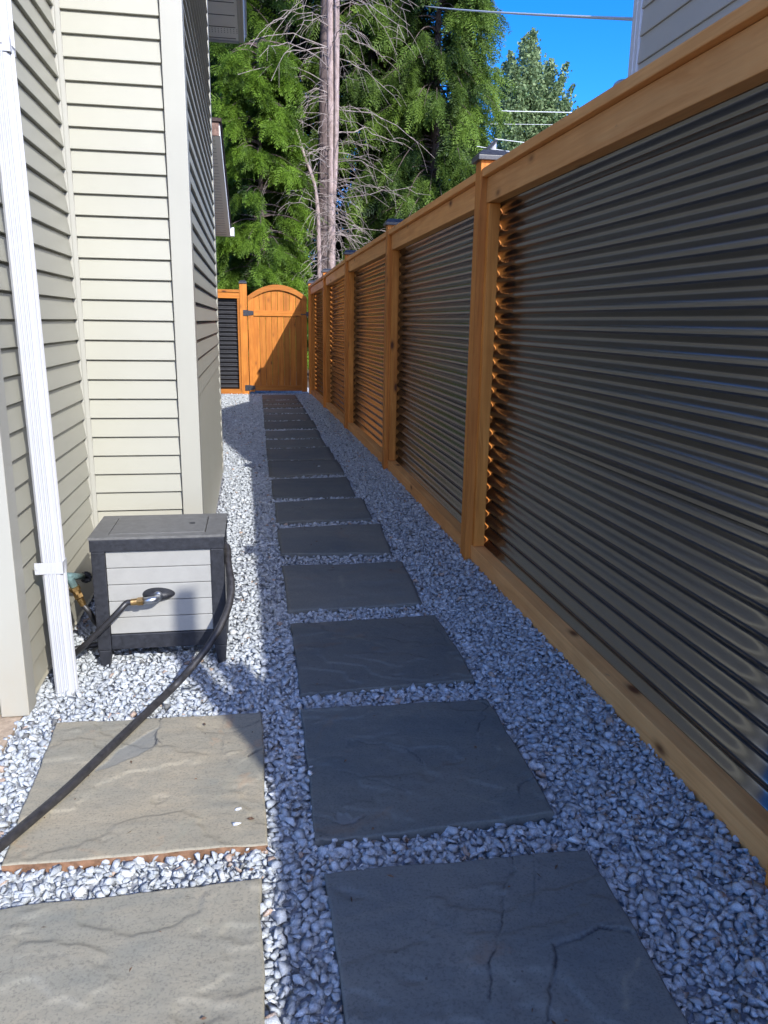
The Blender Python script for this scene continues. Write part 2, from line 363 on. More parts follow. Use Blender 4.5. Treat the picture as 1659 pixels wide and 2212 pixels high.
def slab(idx, P, lab):
    P = [Vector((a, b, 0)) for a, b in P]     # far-left, far-right, near-right, near-left
    c = sum(P, Vector())/4; P = [p-c for p in P]
    dist = c.y; n = 170 if dist < 3.2 else (36 if dist < 6 else 12)
    top = .008; V = []; F = []; ATT = []; marks = [m_[1:] for m_ in MARK if m_[0] == idx]; pat = PATCH.get(idx)
    nf = 64
    for j in range(n+1):
        for i in range(n+1):
            u, v = i/n, j/n
            p = (P[3]*(1-u)+P[2]*u)*(1-v)+(P[0]*(1-u)+P[1]*u)*v
            # ragged outline
            e = min(u, 1-u, v, 1-v)
            wob = Vector((fbm(p.y, 3.1, idx*7., 6), fbm(p.x, 9.1, idx*5., 6), 0))*.006*max(0, 1-e*12)
            h = top+.0022*fbm(p.x, p.y, idx*3.7, 3.5)
            q = fbm(p.x*.8, p.y*1.2, idx*11.3+4, 1.9)
            for th in (-.32, .12, .42):
                k = (q-th)/.012
                h += .0036/(1+math.exp(-max(-30, min(30, k))))
            h += .0009*fbm(p.x, p.y, idx, 26)
            h -= .003*max(0, 1-e*n/1.01) if n > 30 else 0
            mk = 0.; gx_, gy_ = p.x+c.x, p.y+c.y
            if marks or pat:
                jx = .009*fbm(p.x, p.y, 3+idx, 17); jy = .009*fbm(p.x, p.y, 8+idx, 17); gx2, gy2 = gx_+jx, gy_+jy
            for (kd_, A, PL) in marks:
                bd = 9; sg = 0
                for (ax, ay), (bx, by) in zip(PL, PL[1:]):
                    ex, ey = bx-ax, by-ay; t_ = max(0, min(1, ((gx2-ax)*ex+(gy2-ay)*ey)/(ex*ex+ey*ey))); dx, dy = gx2-ax-ex*t_, gy2-ay-ey*t_
                    d_ = dx*dx+dy*dy
                    if d_ < bd: bd = d_; sg = ex*dy-ey*dx
                bd = math.sqrt(bd)
                if bd < .15:
                    if kd_ > 0:
                        mk = max(mk, kd_*math.exp(-(bd/.0022)**2)*min(1, max(.1, .65+1.6*fbm(p.x, p.y, 6, 18)))); h += -A*.55*math.exp(-(bd/.003)**2)+(A*.6*math.exp(-bd/.035) if sg > 0 else 0)
                    elif bd < .02: mk = min(mk, kd_*math.exp(-(bd/.0055)**2)*(.55+.6*fbm(p.x, p.y, 5, 40))) if mk <= 0 else mk
            if pat and pip(gx2, gy2, pat): h -= .0022; pt_ = 1.
            else: pt_ = 0.
            ATT.append((mk, pt_))
            V.append((p.x+wob.x, p.y+wob.y, h-.004))
    for j in range(n):
        for i in range(n):
            a = j*(n+1)+i; F.append((a, a+1, a+n+2, a+n+1))
    # skirt
    ring = [i for i in range(n+1)]+[(j)*(n+1)+n for j in range(1, n+1)]+[n*(n+1)+i for i in range(n-1, -1, -1)]+[j*(n+1) for j in range(n-1, 0, -1)]
    base = len(V)
    for r in ring: V.append((V[r][0], V[r][1], -.035))
    m = len(ring)
    for k in range(m): F.append((ring[k], base+k, base+(k+1) % m, ring[(k+1) % m]))
    me = bpy.data.meshes.new('stone_slab'); me.from_pydata(V, [], F)
    ATT += [(0., 0.)]*(len(V)-len(ATT))
    for nm, q_ in (('mark', 0), ('patch', 1)):
        at = me.attributes.new(nm, 'FLOAT', 'POINT'); at.data.foreach_set('value', [a[q_] for a in ATT])
    o = link('stone_slab', me, SLAB); me.materials.append(EDGE)
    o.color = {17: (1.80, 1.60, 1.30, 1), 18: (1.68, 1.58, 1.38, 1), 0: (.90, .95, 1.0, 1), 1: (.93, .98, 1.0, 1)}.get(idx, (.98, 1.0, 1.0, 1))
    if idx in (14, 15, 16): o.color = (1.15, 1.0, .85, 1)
    ms = [0]*len(me.polygons)
    if idx == 17:
        for k in range(m): 
            if k < n: ms[n*n+k] = 1
    me.polygons.foreach_set('material_index', ms)
    me.polygons.foreach_set('use_smooth', [True]*(n*n)+[False]*m)
    o.location = c
    setp(o, lab, 'stone slab', 'bluestone stepping slabs in the gravel')
    Q = [p+c for p in P]; RECT.append([(p.x, p.y) for p in Q])
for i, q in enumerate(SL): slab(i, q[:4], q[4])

# ---------------------------------------------------------------- gravel
def base_stones(k=30):
    out = []
    for i in range(k):
        bm = bmesh.new(); a = np.array([1., rng.uniform(.62, .95), rng.uniform(.45, .8)])
        m = rng.integers(8, 12)
        for _ in range(m):
            d = rng.normal(size=3); d /= np.linalg.norm(d); d = np.sign(d)*np.abs(d)**.75
            bm.verts.new(Vector(d*a*rng.uniform(.82, 1.05)*.5))
        r = bmesh.ops.convex_hull(bm, input=bm.verts)
        bmesh.ops.delete(bm, geom=[v for v in bm.verts if not v.link_faces], context='VERTS')
        bmesh.ops.triangulate(bm, faces=bm.faces)
        bm.verts.index_update()
        out.append((np.array([v.co[:] for v in bm.verts]), np.array([[v.index for v in f.verts] for f in bm.faces])))
        bm.free()
    return out
BASE = base_stones()
def rotm(n):
    q = rng.normal(size=(n, 4)); q /= np.linalg.norm(q, axis=1)[:, None]; w_, x, y, z = q.T
    return np.stack([1-2*(y*y+z*z), 2*(x*y-z*w_), 2*(x*z+y*w_), 2*(x*y+z*w_), 1-2*(x*x+z*z), 2*(y*z-x*w_), 2*(x*z-y*w_), 2*(y*z+x*w_), 1-2*(x*x+y*y)], 1).reshape(n, 3, 3)
def inq(px, py, Q, m):
    ins = np.ones(len(px), bool); c = np.mean(Q, 0)
    for i in range(4):
        a, b = np.array(Q[i]), np.array(Q[(i+1) % 4]); e = b-a; nn = np.array([-e[1], e[0]])/np.hypot(*e)
        if (c-a)@nn < 0: nn = -nn
        ins &= ((px-a[0])*nn[0]+(py-a[1])*nn[1]) > m
    return ins
def region(x, y):
    fence = np.interp(y, [-1, 1.3, 3.74, 6.3, 8.8, 11, 13.1, 14], [1.14, 1.13, 1.1, 1.09, 1.05, 1.0, .94, 1.3])
    left = np.where(y < .4, -1.1, np.where(y < 2.33, -.84+np.clip((y-1.9)*.28, -.35, .12), np.where(y < 3.42, -.735, np.where(y < 6.12, -.25, -.9))))
    return (x < fence+.01) & (x > left-.005)
def scatter(y0, y1, s, dmin, dmax, zlo, zhi):
    xs = np.arange(-1.25, 1.35, s); ys = np.arange(y0, y1, s)
    X, Y = np.meshgrid(xs, ys); X = (X+rng.uniform(-.5, .5, X.shape)*s).ravel(); Y = (Y+rng.uniform(-.5, .5, Y.shape)*s).ravel()
    ok = region(X, Y)
    for Q in RECT: ok &= ~inq(X, Y, np.array(Q), .004)
    # keep stones of the pile off the pipe / box footprints is not needed: they sit below them
    X, Y = X[ok], Y[ok]; n = len(X)
    return X, Y, rng.uniform(zlo, zhi, n), np.clip(rng.lognormal(math.log((dmin+dmax)/2), .34, n), dmin*.6, dmax*1.3)
PS = [scatter(.55, 3.2, .0150, .022, .032, -.020, -.010), scatter(.55, 3.2, .0215, .017, .033, -.010, -.002),
      scatter(3.2, 8, .0170, .020, .034, -.018, -.004), scatter(8, 14.3, .021, .024, .036, -.018, -.004)]
X, Y, Z, D = [np.concatenate([p[i] for p in PS]) for i in range(4)]
N = len(X); RM = rotm(N); kind = rng.integers(0, len(BASE), N)
# per-stone colour
t = rng.random(N)[:, None]; C = np.array([.32, .342, .35])*(1-t)+np.array([.49, .515, .53])*t
sel = rng.random(N); C[sel < .018] = np.array([.40, .30, .23]); C[(sel > .035) & (sel < .05)] = np.array([.13, .13, .125]); C[(sel > .06) & (sel < .10)] = np.array([.54, .55, .54])
C *= rng.uniform(.9, 1.1, (N, 1))
VV, FF, CC = [], [], []; off = 0
for k, (bv, bf) in enumerate(BASE):
    id_ = np.where(kind == k)[0]
    if not len(id_): continue
    P = np.einsum('nij,mj->nmi', RM[id_], bv); P[:, :, 2] *= .8
    P = P*D[id_][:, None, None]+np.stack([X[id_], Y[id_], Z[id_]], 1)[:, None, :]
    VV.append(P.reshape(-1, 3)); m = len(bv)
    FF.append((bf[None]+(np.arange(len(id_))*m)[:, None, None]+off).reshape(-1, 3)); off += len(id_)*m
    CC.append(np.repeat(C[id_], m, 0))
me = npmesh('gravel', np.concatenate(VV), np.concatenate(FF), 3)
CA = np.concatenate(CC); ca = me.color_attributes.new('tint', 'FLOAT_COLOR', 'POINT')
ca.data.foreach_set('color', np.concatenate([CA, np.ones((len(CA), 1))], 1).astype(np.float32).ravel())
setp(link('gravel', me, GRAV), kind='stuff')
print('stones', N)
def chip(x, y, d, lab, col=(.5, .52, .54), seed=0):
    bv, bf = BASE[seed]; V = bv*d*np.array([1, 1, .6]); V[:, 2] -= V[:, 2].min()
    me = npmesh('loose_stone', V, bf, 3); ca = me.color_attributes.new('tint', 'FLOAT_COLOR', 'POINT')
    ca.data.foreach_set('color', np.tile(np.array([*col, 1], np.float32), len(V)))
    o = link('loose_stone', me, GRAV); o.location = (x, y, .006); setp(o, lab, 'stone', 'loose stones lying on the slabs')
for p, d, lab, sd_ in (((514,1754), .024, 'pale loose stone near the right edge of the sunlit tan slab, farther of a pair', 3), ((513,1786), .029, 'pale loose stone near the right edge of the sunlit tan slab, nearer of a pair', 5),
                 ((136,1587), .012, 'tiny white stone at the far left corner of the sunlit tan slab', 7), ((672,1677), .022, 'loose stone on the left edge of the second shaded slab', 9),
                 ((1184,1856), .010, 'tiny white stone on the nearest main path slab', 11), ((614,1045), .030, 'smooth white stone on the seventh path slab', 13), ((690,1010), .03, 'loose stone on the eighth path slab', 15)):
    chip(*_g(*p), d, lab, (.62, .63, .63), sd_)

# little dry leaves, needles and grit over gravel and slabs
n = 520; lx = rng.uniform(-.9, 1.15, n); ly = .7+rng.random(n)**1.4*9; ok = region(lx, ly); lx, ly = lx[ok], ly[ok]; n = len(lx)
a = rng.uniform(0, 6.28, n); L_ = rng.uniform(.003, .011, n); W_ = L_*rng.uniform(.12, .5, n); z_ = .009+rng.random(n)*.003
dx, dy = np.cos(a), np.sin(a)
V = np.stack([np.stack([lx-dx*L_, ly-dy*L_, z_], 1), np.stack([lx-dy*W_, ly+dx*W_, z_+.003], 1), np.stack([lx+dx*L_, ly+dy*L_, z_+.001], 1), np.stack([lx+dy*W_, ly-dx*W_, z_], 1)], 1).reshape(-1, 3)
LIT = m_plain('dry_leaf', (.11, .065, .04), .8, .2, 0, .6, .1, 300)
setp(link('leaf_litter', npmesh('leaf_litter', V, np.arange(4*n).reshape(-1, 4), 4), LIT), kind='stuff')

# ---------------------------------------------------------------- long fence
FP = [(1.17, -3.3), (1.135, -.85), (1.100, 1.22), (1.068, 3.743), (1.061, 6.297), (1.017, 8.78), (.971, 11.033), (.912, 13.10)]
FH = [1, 1, 1, 1, 1, .985, .955, .925]
fy = [p[1] for p in FP]
fX = lambda y: float(np.interp(y, fy, [p[0] for p in FP])); fS = lambda y: float(np.interp(y, fy, FH))
FEN = thing('cedar_fence', 'long orange cedar fence with black corrugated metal panels along the right side of the path', 'fence', (1.07, 3.74, 0))
def board(mb, y0, y1, u0, u1, z0, z1, bow=0):
    P = []
    for z in (z0, z1):
        for (y, u) in ((y0, u0), (y0, u1), (y1, u1), (y1, u0)):
            P.append((fX(y)+u, y, z*fS(y) if z > .3 else z))
    mb.hexa(P)
def post_cap(x0, y0, z, parent, s=.09, over=.018, wx=None):
    m = MB(); a, b = x0-over, x0+(wx or s)+over; c, d = y0-over, y0+s+over; r = .028
    m.box(a, b, c, d, z-.022, z)
    m.add([(a,c,z),(b,c,z),(b,d,z),(a,d,z),(a+r,c+r,z+.028),(b-r,c+r,z+.028),(b-r,d-r,z+.028),(a+r,d-r,z+.028)], [(0,1,5,4),(1,2,6,5),(2,3,7,6),(3,0,4,7),(4,5,6,7)])
    return m.obj('post_cap', CAPM, parent, bevel=.003)
for i, (x, y) in enumerate(FP):
    zt = 1.955*FH[i]; m = MB()
    if i == 1: zt = 2.0
    m.box(x, x+.128, y, y+.09, -.05, zt)
    p = m.obj('post', WZ, FEN, bevel=.004)
    if i > 1 or i == 0: post_cap(x, y, zt+.006, p, wx=.128)
    if i == 1:  # unseen pieces added behind the camera to throw the slab and box shadow
        t = MB(); t.box(x+.015, x+.075, y+.0, y+.06, 2.0, 2.70); q = t.obj('shadow_caster_post', WZ, FEN, bevel=.003)
        t = MB(); t.box(x+.02, x+.06, y+.07, y+.44, 1.92, 2.13); t.obj('shadow_caster_board', WY, FEN, bevel=.003)
        t = MB(); t.tube([(x+.04, y+.28, 2.13), (x+.04, y+.28, 2.36)], [.03, .022], 10); t.obj('shadow_caster_peg', WZ, FEN)
def corr(name, y0, y1, z0, z1, u, parent, ph=0.):
    pit = .0702; n = int((z1-z0)/pit*14); V = []; F = []
    ny = 9
    for j in range(n+1):
        z = z0+(z1-z0)*j/n
        c = math.cos(2*math.pi*(z-1.68)/pit)
        for i in range(ny):
            y = y0+(y1-y0)*i/(ny-1)
            zz = z*(fS(y) if z > .3 else 1)
            if z > .3: zz = z*(1+(fS(y)-1)*(z-.07)/1.7)
            V.append((fX(y)+u-.0128*c, y, zz))
    for j in range(n):
        for i in range(ny-1):
            a = j*ny+i; F.append((a, a+1, a+ny+1, a+ny))
    me = bpy.data.meshes.new(name); me.from_pydata(V, [], F)
    o = link(name, me, METAL, parent, True)
    so_ = o.modifiers.new('thickness', 'SOLIDIFY'); so_.thickness = .0012
    return o
RU = .032
for i in range(len(FP)-1):
    y0, y1 = FP[i][1]+.09, FP[i+1][1]
    m = MB(); board(m, y0, y1, RU, RU+.085, 1.752, 1.864); m.obj('top_rail', WF, FEN, bevel=.004)
    m = MB(); board(m, y0-.0, y1-.0, RU-.026, RU+.105, 1.866, 1.904); m.obj('cap_board', WF, FEN, bevel=.005)
    m = MB(); board(m, y0, y1, RU, RU+.085, -.03, .072); m.obj('base_board', WF, FEN, bevel=.004)
    for (a, b) in ((y0+.001, y0+.038), (y1-.038, y1-.001)):
        m = MB(); board(m, a, b, RU+.004, RU+.060, .074, 1.750); m.obj('side_trim', WZ, FEN, bevel=.003)
    corr('metal_panel', y0+.0005, y1-.007, .07, .80, RU+.0755, FEN)
    corr('metal_panel', y0+.0005, y1-.006, .722, 1.756, RU+.0705, FEN)
GZ = wood('z', 'sunlit_cedar_z', (.34, .10, .010), (.60, .235, .035)); GX = wood('x', 'sunlit_cedar_x', (.34, .10, .010), (.60, .235, .035))  # same cedar as the long fence, colour darkened where full sun falls
METAL2 = m_plain('sunlit_corrugated_metal', (.012, .012, .014), .35, .5, 0, .3, .05, 40)  # dark copy of the fence metal for the panel in direct sun
# ---------------------------------------------------------------- gate and short fence left of it
GY = 13.19
GT = thing('garden_gate', 'arched orange cedar gate of vertical boards closing the far end of the path', 'gate', (.4, GY, 0))
gx0, gx1 = -.075, .885
def arch(x, zs=1.575, zc=1.765):
    u = (x-(gx0+gx1)/2)/((gx1-gx0)/2); return zc-(zc-zs)*(u*u)
xs = np.linspace(gx0+.085, gx1-.085, 9)
for i in range(8):
    m = MB(); a, b = xs[i]+.002, xs[i+1]-.002
    m.hexa([(a,GY+.012,.05),(b,GY+.012,.05),(b,GY+.03,.05),(a,GY+.03,.05),(a,GY+.012,arch(a)-.07),(b,GY+.012,arch(b)-.07),(b,GY+.03,arch(b)-.07),(a,GY+.03,arch(a)-.07)])
    m.obj('board', GZ, GT, bevel=.004)
for a, b in ((gx0, gx0+.088), (gx1-.088, gx1)):
    m = MB(); m.hexa([(a,GY-.012,.03),(b,GY-.012,.03),(b,GY+.028,.03),(a,GY+.028,.03),(a,GY-.012,arch(a)-.03),(b,GY-.012,arch(b)-.03),(b,GY+.028,arch(b)-.03),(a,GY+.028,arch(a)-.03)])
    m.obj('stile', GZ, GT, bevel=.004)
m = MB(); n = 16; xx = np.linspace(gx0, gx1, n+1)
for i in range(n):
    a, b = xx[i], xx[i+1]
    m.add([(a,GY-.022,arch(a)-.085),(b,GY-.022,arch(b)-.085),(b,GY+.032,arch(b)-.085),(a,GY+.032,arch(a)-.085),(a,GY-.022,arch(a)),(b,GY-.022,arch(b)),(b,GY+.032,arch(b)),(a,GY+.032,arch(a))],
          [(0,3,2,1),(4,5,6,7),(0,1,5,4),(2,3,7,6)]+([(3,0,4,7)] if i == 0 else [])+([(1,2,6,5)] if i == n-1 else []))
m.obj('arched_rail', GX, GT)
m = MB(); m.box(gx0+.09, gx1-.09, GY-.010, GY+.010, 1.265, 1.352); m.obj('middle_rail', GX, GT, bevel=.004)
m = MB(); m.box(gx0+.09, gx1-.09, GY-.010, GY+.010, .045, .135); m.obj('bottom_rail', GX, GT, bevel=.004)
for z in (1.31, .10):
    m = MB(); m.prism([(gx0+.004,GY-.016,z-.04),(gx0+.09,GY-.016,z-.03),(gx0+.09,GY-.016,z+.03),(gx0+.004,GY-.016,z+.04)], 0, (0, -.006, 0))
    m.box(gx0-.075, gx0-.014, GY-.062, GY-.054, z-.045, z+.045); m.box(gx0-.016, gx0+.006, GY-.062, GY-.018, z-.045, z+.045)
    m.obj('hinge', CAPM, GT)
m = MB(); m.box(gx1-.10, gx1+.02, GY-.024, GY-.014, 1.295, 1.309); m.box(gx1-.01, gx1+.035, GY-.05, GY-.013, 1.27, 1.345); m.obj('latch', CAPM, GT)
SF = thing('fence_panel', 'short cedar framed fence section with a black corrugated panel between the house and the gate', 'fence', (-.5, GY, 0))
m = MB(); m.box(-.205, -.085, GY-.05, GY+.05, -.05, 1.775); pp = m.obj('post', GZ, SF, bevel=.005)
post_cap(-.2, GY-.05, 1.79, pp, .105, .014)
def hb(n, mat, *a):
    m = MB(); m.box(*a); return m.obj(n, mat, SF, bevel=.004)
hb('cap_board', GX, -1.2, -.207, GY-.05, GY+.05, 1.63, 1.672); hb('top_rail', GX, -1.2, -.207, GY-.035, GY+.035, 1.535, 1.628)
hb('base_board', GX, -1.2, -.207, GY-.035, GY+.035, -.02, .075); hb('side_trim', GZ, -.245, -.207, GY-.033, GY+.035, .077, 1.533)
V = []; F = []; n = 300
for j in range(n+1):
    z = .07+1.47*j/n; c = math.cos(2*math.pi*z/.0702)
    for x in (-1.2, -.24): V.append((x, GY+.03+.0105*c, z))
for j in range(n): F.append((2*j, 2*j+1, 2*j+3, 2*j+2))
me = bpy.data.meshes.new('metal_panel'); me.from_pydata(V, [], F); link('metal_panel', me, METAL2, SF, True)

# ---------------------------------------------------------------- house
HS = thing('house', 'beige vinyl sided house with stepped walls and a white downspout on the left', 'house', (-1.2, 3, 0))
LP, L0, BT = .082, .042, .0165
def lapwall(name, a, b, nrm, z0, z1, parent, mat, lp=LP, l0=L0, bt=BT):
    a = Vector((*a, 0)); b = Vector((*b, 0)); nn = Vector((*nrm, 0)); m = MB(); V = []; F = []
    k0 = math.floor((z0-l0)/lp); prof = []
    k = k0
    while l0+k*lp < z1:
        zb = l0+k*lp; zt = zb+lp
        zb2 = max(zb, z0); f = (zb2-zb)/lp
        # butt return, rounded nose, slanted face, small flat near the top
        prof += [(bt*.05 if zb >= z0 else bt*(1-f), zb2), (bt*.92, zb2+.0003), (bt, zb2+.0018), (bt*.30, zb+lp*.90), (bt*.05, min(zt, z1)-.0002)]
        k += 1
    wv = 0
    for i, (o, z) in enumerate(prof):
        for p in (a, b): V.append(p+nn*o+Vector((0, 0, z)))
    for i in range(len(prof)-1): F.append((2*i, 2*i+1, 2*i+3, 2*i+2))
    m.add(V, F); return m.obj(name, mat, parent)
def vtrim(name, x0, x1, y0, y1, z0, z1, parent, mat=TRIM, bev=.004):
    m = MB(); m.box(x0, x1, y0, y1, z0, z1); return m.obj(name, mat, parent, bevel=bev)
HT = 8.0
XA, YA, YB, XB, YC = -.730, 2.31, 3.44, -.262, 6.08       # stepped outline
# left wall (faces the path), front wall of the jog, side wall of the jog
lapwall('siding_wall', (XA, YA+.075), (XA, YB-.0), (1, 0), .022, HT, HS, SID)
lapwall('siding_wall', (XA+.0, YB+.03), (XB-.07, YB+.03), (0, -1), .030, HT, HS, SID)
def sx(y): return XB-.004*(y-YB)
lapwall('siding_wall', (sx(YB+.08), YB+.08), (sx(YC), YC), (1, -.013), .05, HT, HS, SID)
lapwall('siding_wall', (-9., YA+.012), (XA-.07, YA+.012), (0, -1), .0, HT, HS, SID)
lapwall('siding_wall', (-.56, YC+.1), (-.56, 12.6), (1, 0), .05, 3.9, HS, SID)
# core so that nothing is open behind the siding
m = MB(); m.box(-9, XA-.03, YA+.03, 12.6, -.05, HT); m.box(-2.5, -.575, YC+.1, 12.58, -.05, 3.96); m.box(XA-.03, XB-.02, YB+.05, YC-.03, -.05, HT); m.obj('wall_core', SID, HS)
m = MB(); m.box(XA-.028, XA-.006, YA+.03, YB+.03, -.05, .03); m.box(XA-.01, XB-.012, YB+.034, YB+.05, -.05, .035); m.box(XB-.02, XB-.008, YB+.04, YC, -.05, .055)
m.obj('foundation', FOUND, HS)
# corner boards
def cornerL(x, y, w, z0, name='corner_trim', shear=0.):
    # outside corner: arm facing -Y going to -X, arm facing +X going to +Y
    m = MB(); t = .018
    pr = [(x-w, y), (x, y), (x, y+w), (x-t, y+w), (x-t, y+t), (x-w, y+t)]
    pr = [(a, b, z0) for a, b in pr]; m.prism(pr, 0, (0, 0, HT-z0)); return m.obj(name, TRIM, HS, bevel=.003)
cornerL(XA+.020, YA-.006, .082, .0); cornerL(XB+.020, YB+.0, .085, .02)
o = cornerL(XB+.006, YB+.0, .001+.07, .02)
bpy.data.objects.remove(o)
# inside corner post
m = MB(); m.prism([(XA-.0, YB+.032, .05), (XA-.0, YB-.006, .05), (XA+.016, YB-.006, .05), (XA+.020, YB+.002, .05), (XA+.034, YB+.012, .05), (XA+.034, YB+.032, .05)], 0, (0, 0, HT)); m.obj('inside_corner_trim', TRIM, HS, bevel=.002)
# far end trim of the side wall
vtrim('corner_trim', sx(YC)-.06, sx(YC)+.016, YC-.02, YC+.07, .03, HT, HS)
# upper eave far along: soffit, fascia, gutter
m = MB(); m.box(-1.0, -.075, YC+.1, 8.95, 3.975, 4.0)
for k in range(14):
    pass
m.obj('soffit', SOFF, HS)
m = MB()
for k in range(9): m.box(-.95, -.10, 6.4+k*.31, 6.4+k*.31+.006, 3.971, 3.976)
for k in range(28): 
    for j in range(3): m.box(-.9+k*.03, -.9+k*.03+.006, 8.62+j*.05, 8.635+j*.05, 3.9735, 3.9762)
m.obj('soffit_groove', BLACKP, HS)
m = MB(); m.box(-.073, -.050, YC+.1, 8.97, 3.965, 4.12); m.box(-1., -.073, 8.95, 8.972, 3.955, 4.12); m.obj('fascia', WHITE, HS, bevel=.003)
m = MB(); m.prism([(-.050,YC+.1,4.10),(-.050,YC+.1,3.985),(-.02,YC+.1,3.985),(-.005,YC+.1,4.04),(.012,YC+.1,4.05),(.012,YC+.1,4.10)], 0, (0, 2.85, 0)); m.obj('gutter', WHITE, HS)
m = MB(); m.hexa([(-3,YC+.12,4.2),(.01,YC+.12,4.11),(.01,9.0,4.11),(-3,9.0,4.2),(-3,YC+.12,5.2),(.01,YC+.12,4.13),(.01,9.0,4.13),(-3,9.0,5.2)]); m.obj('roof', SHING, HS)
# lower roof with raked soffit
def rk(y, dz=0): return 3.13-.225*(y-9.5)+dz
ya, yb, xr = 9.35, 12.6, -.305
m = MB(); m.hexa([(-1.0,ya,rk(ya)),(xr-.05,ya,rk(ya)),(xr-.05,yb,rk(yb)),(-1.0,yb,rk(yb)),(-1.0,ya,rk(ya,.02)),(xr-.05,ya,rk(ya,.02)),(xr-.05,yb,rk(yb,.02)),(-1.0,yb,rk(yb,.02))]); lo = m.obj('lower_soffit', SOFF, HS)
m = MB()
for k in range(34):
    y = ya+.05+k*.095; m.hexa([(-.98,y,rk(y,-.003)),(xr-.06,y,rk(y,-.003)),(xr-.06,y+.006,rk(y,-.003)),(-.98,y+.006,rk(y,-.003)),(-.98,y,rk(y,.001)),(xr-.06,y,rk(y,.001)),(xr-.06,y+.006,rk(y,.001)),(-.98,y+.006,rk(y,.001))])
m.obj('soffit_groove', GREYW, HS)
m = MB(); m.hexa([(xr-.05,ya,rk(ya,-.01)),(xr,ya,rk(ya,-.01)),(xr,yb,rk(yb,-.01)),(xr-.05,yb,rk(yb,-.01)),(xr-.05,ya,rk(ya,.12)),(xr,ya,rk(ya,.12)),(xr,yb,rk(yb,.12)),(xr-.05,yb,rk(yb,.12))]); m.obj('fascia', SOFF, HS)
m = MB(); m.hexa([(-1.0,ya-.05,rk(ya,.125)),(xr+.02,ya-.05,rk(ya,.125)),(xr+.02,yb,rk(yb,.125)),(-1.,yb,rk(yb,.125)),(-1.0,ya-.05,rk(ya,.16)),(xr+.02,ya-.05,rk(ya,.16)),(xr+.02,yb,rk(yb,.16)),(-1.,yb,rk(yb,.16))]); m.obj('lower_roof', SHING, HS)
m = MB(); m.box(-1., xr-.01, ya-.03, ya-.002, rk(ya,-.015), rk(ya,.12)); m.obj('fascia', FOUND, HS)
m = MB(); m.box(-1.0, xr+.06, yb, yb+.11, rk(yb,-.0), rk(yb,.13)); m.obj('gutter', WHITE, HS, bevel=.01)

# downspout: rectangular corrugated section leaning out from the wall towards the ground
DS = MB(); secs = []
wX, wY = .062, .052
def dsec(cx, cy, z, k=1.):
    P = []; a, b = wX/2*k, wY/2*k
    def side(p, q, ins, ng=3):
        p = Vector(p); q = Vector(q); d = q-p; nv = Vector((-d.y, d.x)).normalized()*-1
        o = [p]
        for i in range(ng):
            c = (i+1)/(ng+1)
            for t_, dd in ((c-.07, 0), (c-.035, ins), (c+.035, ins), (c+.07, 0)): o.append(p+d*t_-nv*dd)
        return o
    r = .008
    for p, q, ins in (((-a+r, -b), (a-r, -b), .006), ((a, -b+r), (a, b-r), .005), ((a-r, b), (-a+r, b), 0), ((-a, b-r), (-a, -b+r), 0)):
        P += side(p, q, -ins); P.append(Vector(q))
    return [(cx+p.x, cy+p.y, z) for p in P]
path = [(-.639, 2.478, -.03), (-.645, 2.482, .25), (-.653, 2.495, .6), (-.664, 2.515, 1.1), (-.673, 2.53, 1.6), (-.680, 2.54, 1.93)]
S0 = [dsec(*p) for p in path]; nn_ = len(S0[0]); V = [q for s_ in S0 for q in s_]
S1 = [dsec(-.680, 2.54, z, k) for z, k in ((1.93, 1.10), (2.9, 1.10))]
F = [(i*nn_+j, i*nn_+(j+1) % nn_, (i+1)*nn_+(j+1) % nn_, (i+1)*nn_+j) for i in range(len(S0)-1) for j in range(nn_)]
DS.add(V, F); V = [q for s_ in S1 for q in s_]; DS.add(V, [(j, (j+1) % nn_, nn_+(j+1) % nn_, nn_+j) for j in range(nn_)])
ds = DS.obj('downspout', WHITE, HS)
def strap(z, ear=True):
    cx = np.interp(z, [p[2] for p in path], [p[0] for p in path]); cy = np.interp(z, [p[2] for p in path], [p[1] for p in path])
    m = MB(); a, b, t, h = wX/2+.002, wY/2+.002, .0025, .038
    m.box(cx-a-t, cx+a+t, cy-b-t, cy-b, z-h/2, z+h/2); m.box(cx+a, cx+a+t, cy-b, cy+b, z-h/2, z+h/2)
    m.box(cx-a-t-.014, cx-a-t, cy-b-t, cy-b, z-h/2, z+h/2); m.box(cx-a-t-.010, cx-a-t-.005, cy-b-t-.003, cy-b-t, z-.004, z+.004)
    m.obj('downspout_strap', WHITE, ds, bevel=.001)
strap(.425); strap(1.93)
# tap on the left wall
tp = Vector((-.705, 2.93, .238))
def P3(x, y, X): 
    d = fw + rt2*((x-829.5)/1660) - up2*((y-1106)/1660); t = X/d.x; return Vector((X, d.y*t, HC+d.z*t))
tY = P3(150, 1245, -.66).y
A_ = Vector((-.66, tY, P3(150, 1245, -.66).z)); B_ = P3(178, 1245, -.64); C_ = P3(186, 1247, -.635)
m = MB(); m.tube([(XA, A_.y, A_.z-.005), A_+Vector((.0, 0, 0))], .013, 12); m.tube([A_+Vector((-.03, 0, 0)), A_, B_], [.015, .014, .011], 12)
e0 = P3(152, 1252, -.66); e1 = P3(163, 1272, -.645); m.tube([A_, e0, e1], [.014, .014, .013], 12)
tap = m.obj('outdoor_tap', VERD, HS, True)
m = MB(); dv = (C_-B_).normalized(); m.tube([B_, C_], .006, 8)
for k in range(8):
    q = 2*math.pi*k/8; s2 = dv.orthogonal().normalized(); s3 = dv.cross(s2)
    m.tube([C_, C_+(s2*math.cos(q)+s3*math.sin(q))*.021], [.006, .0075], 6)
m.tube([C_-dv*.003, C_+dv*.006], .017, 14); m.obj('tap_handle', BLACKP, tap, True)
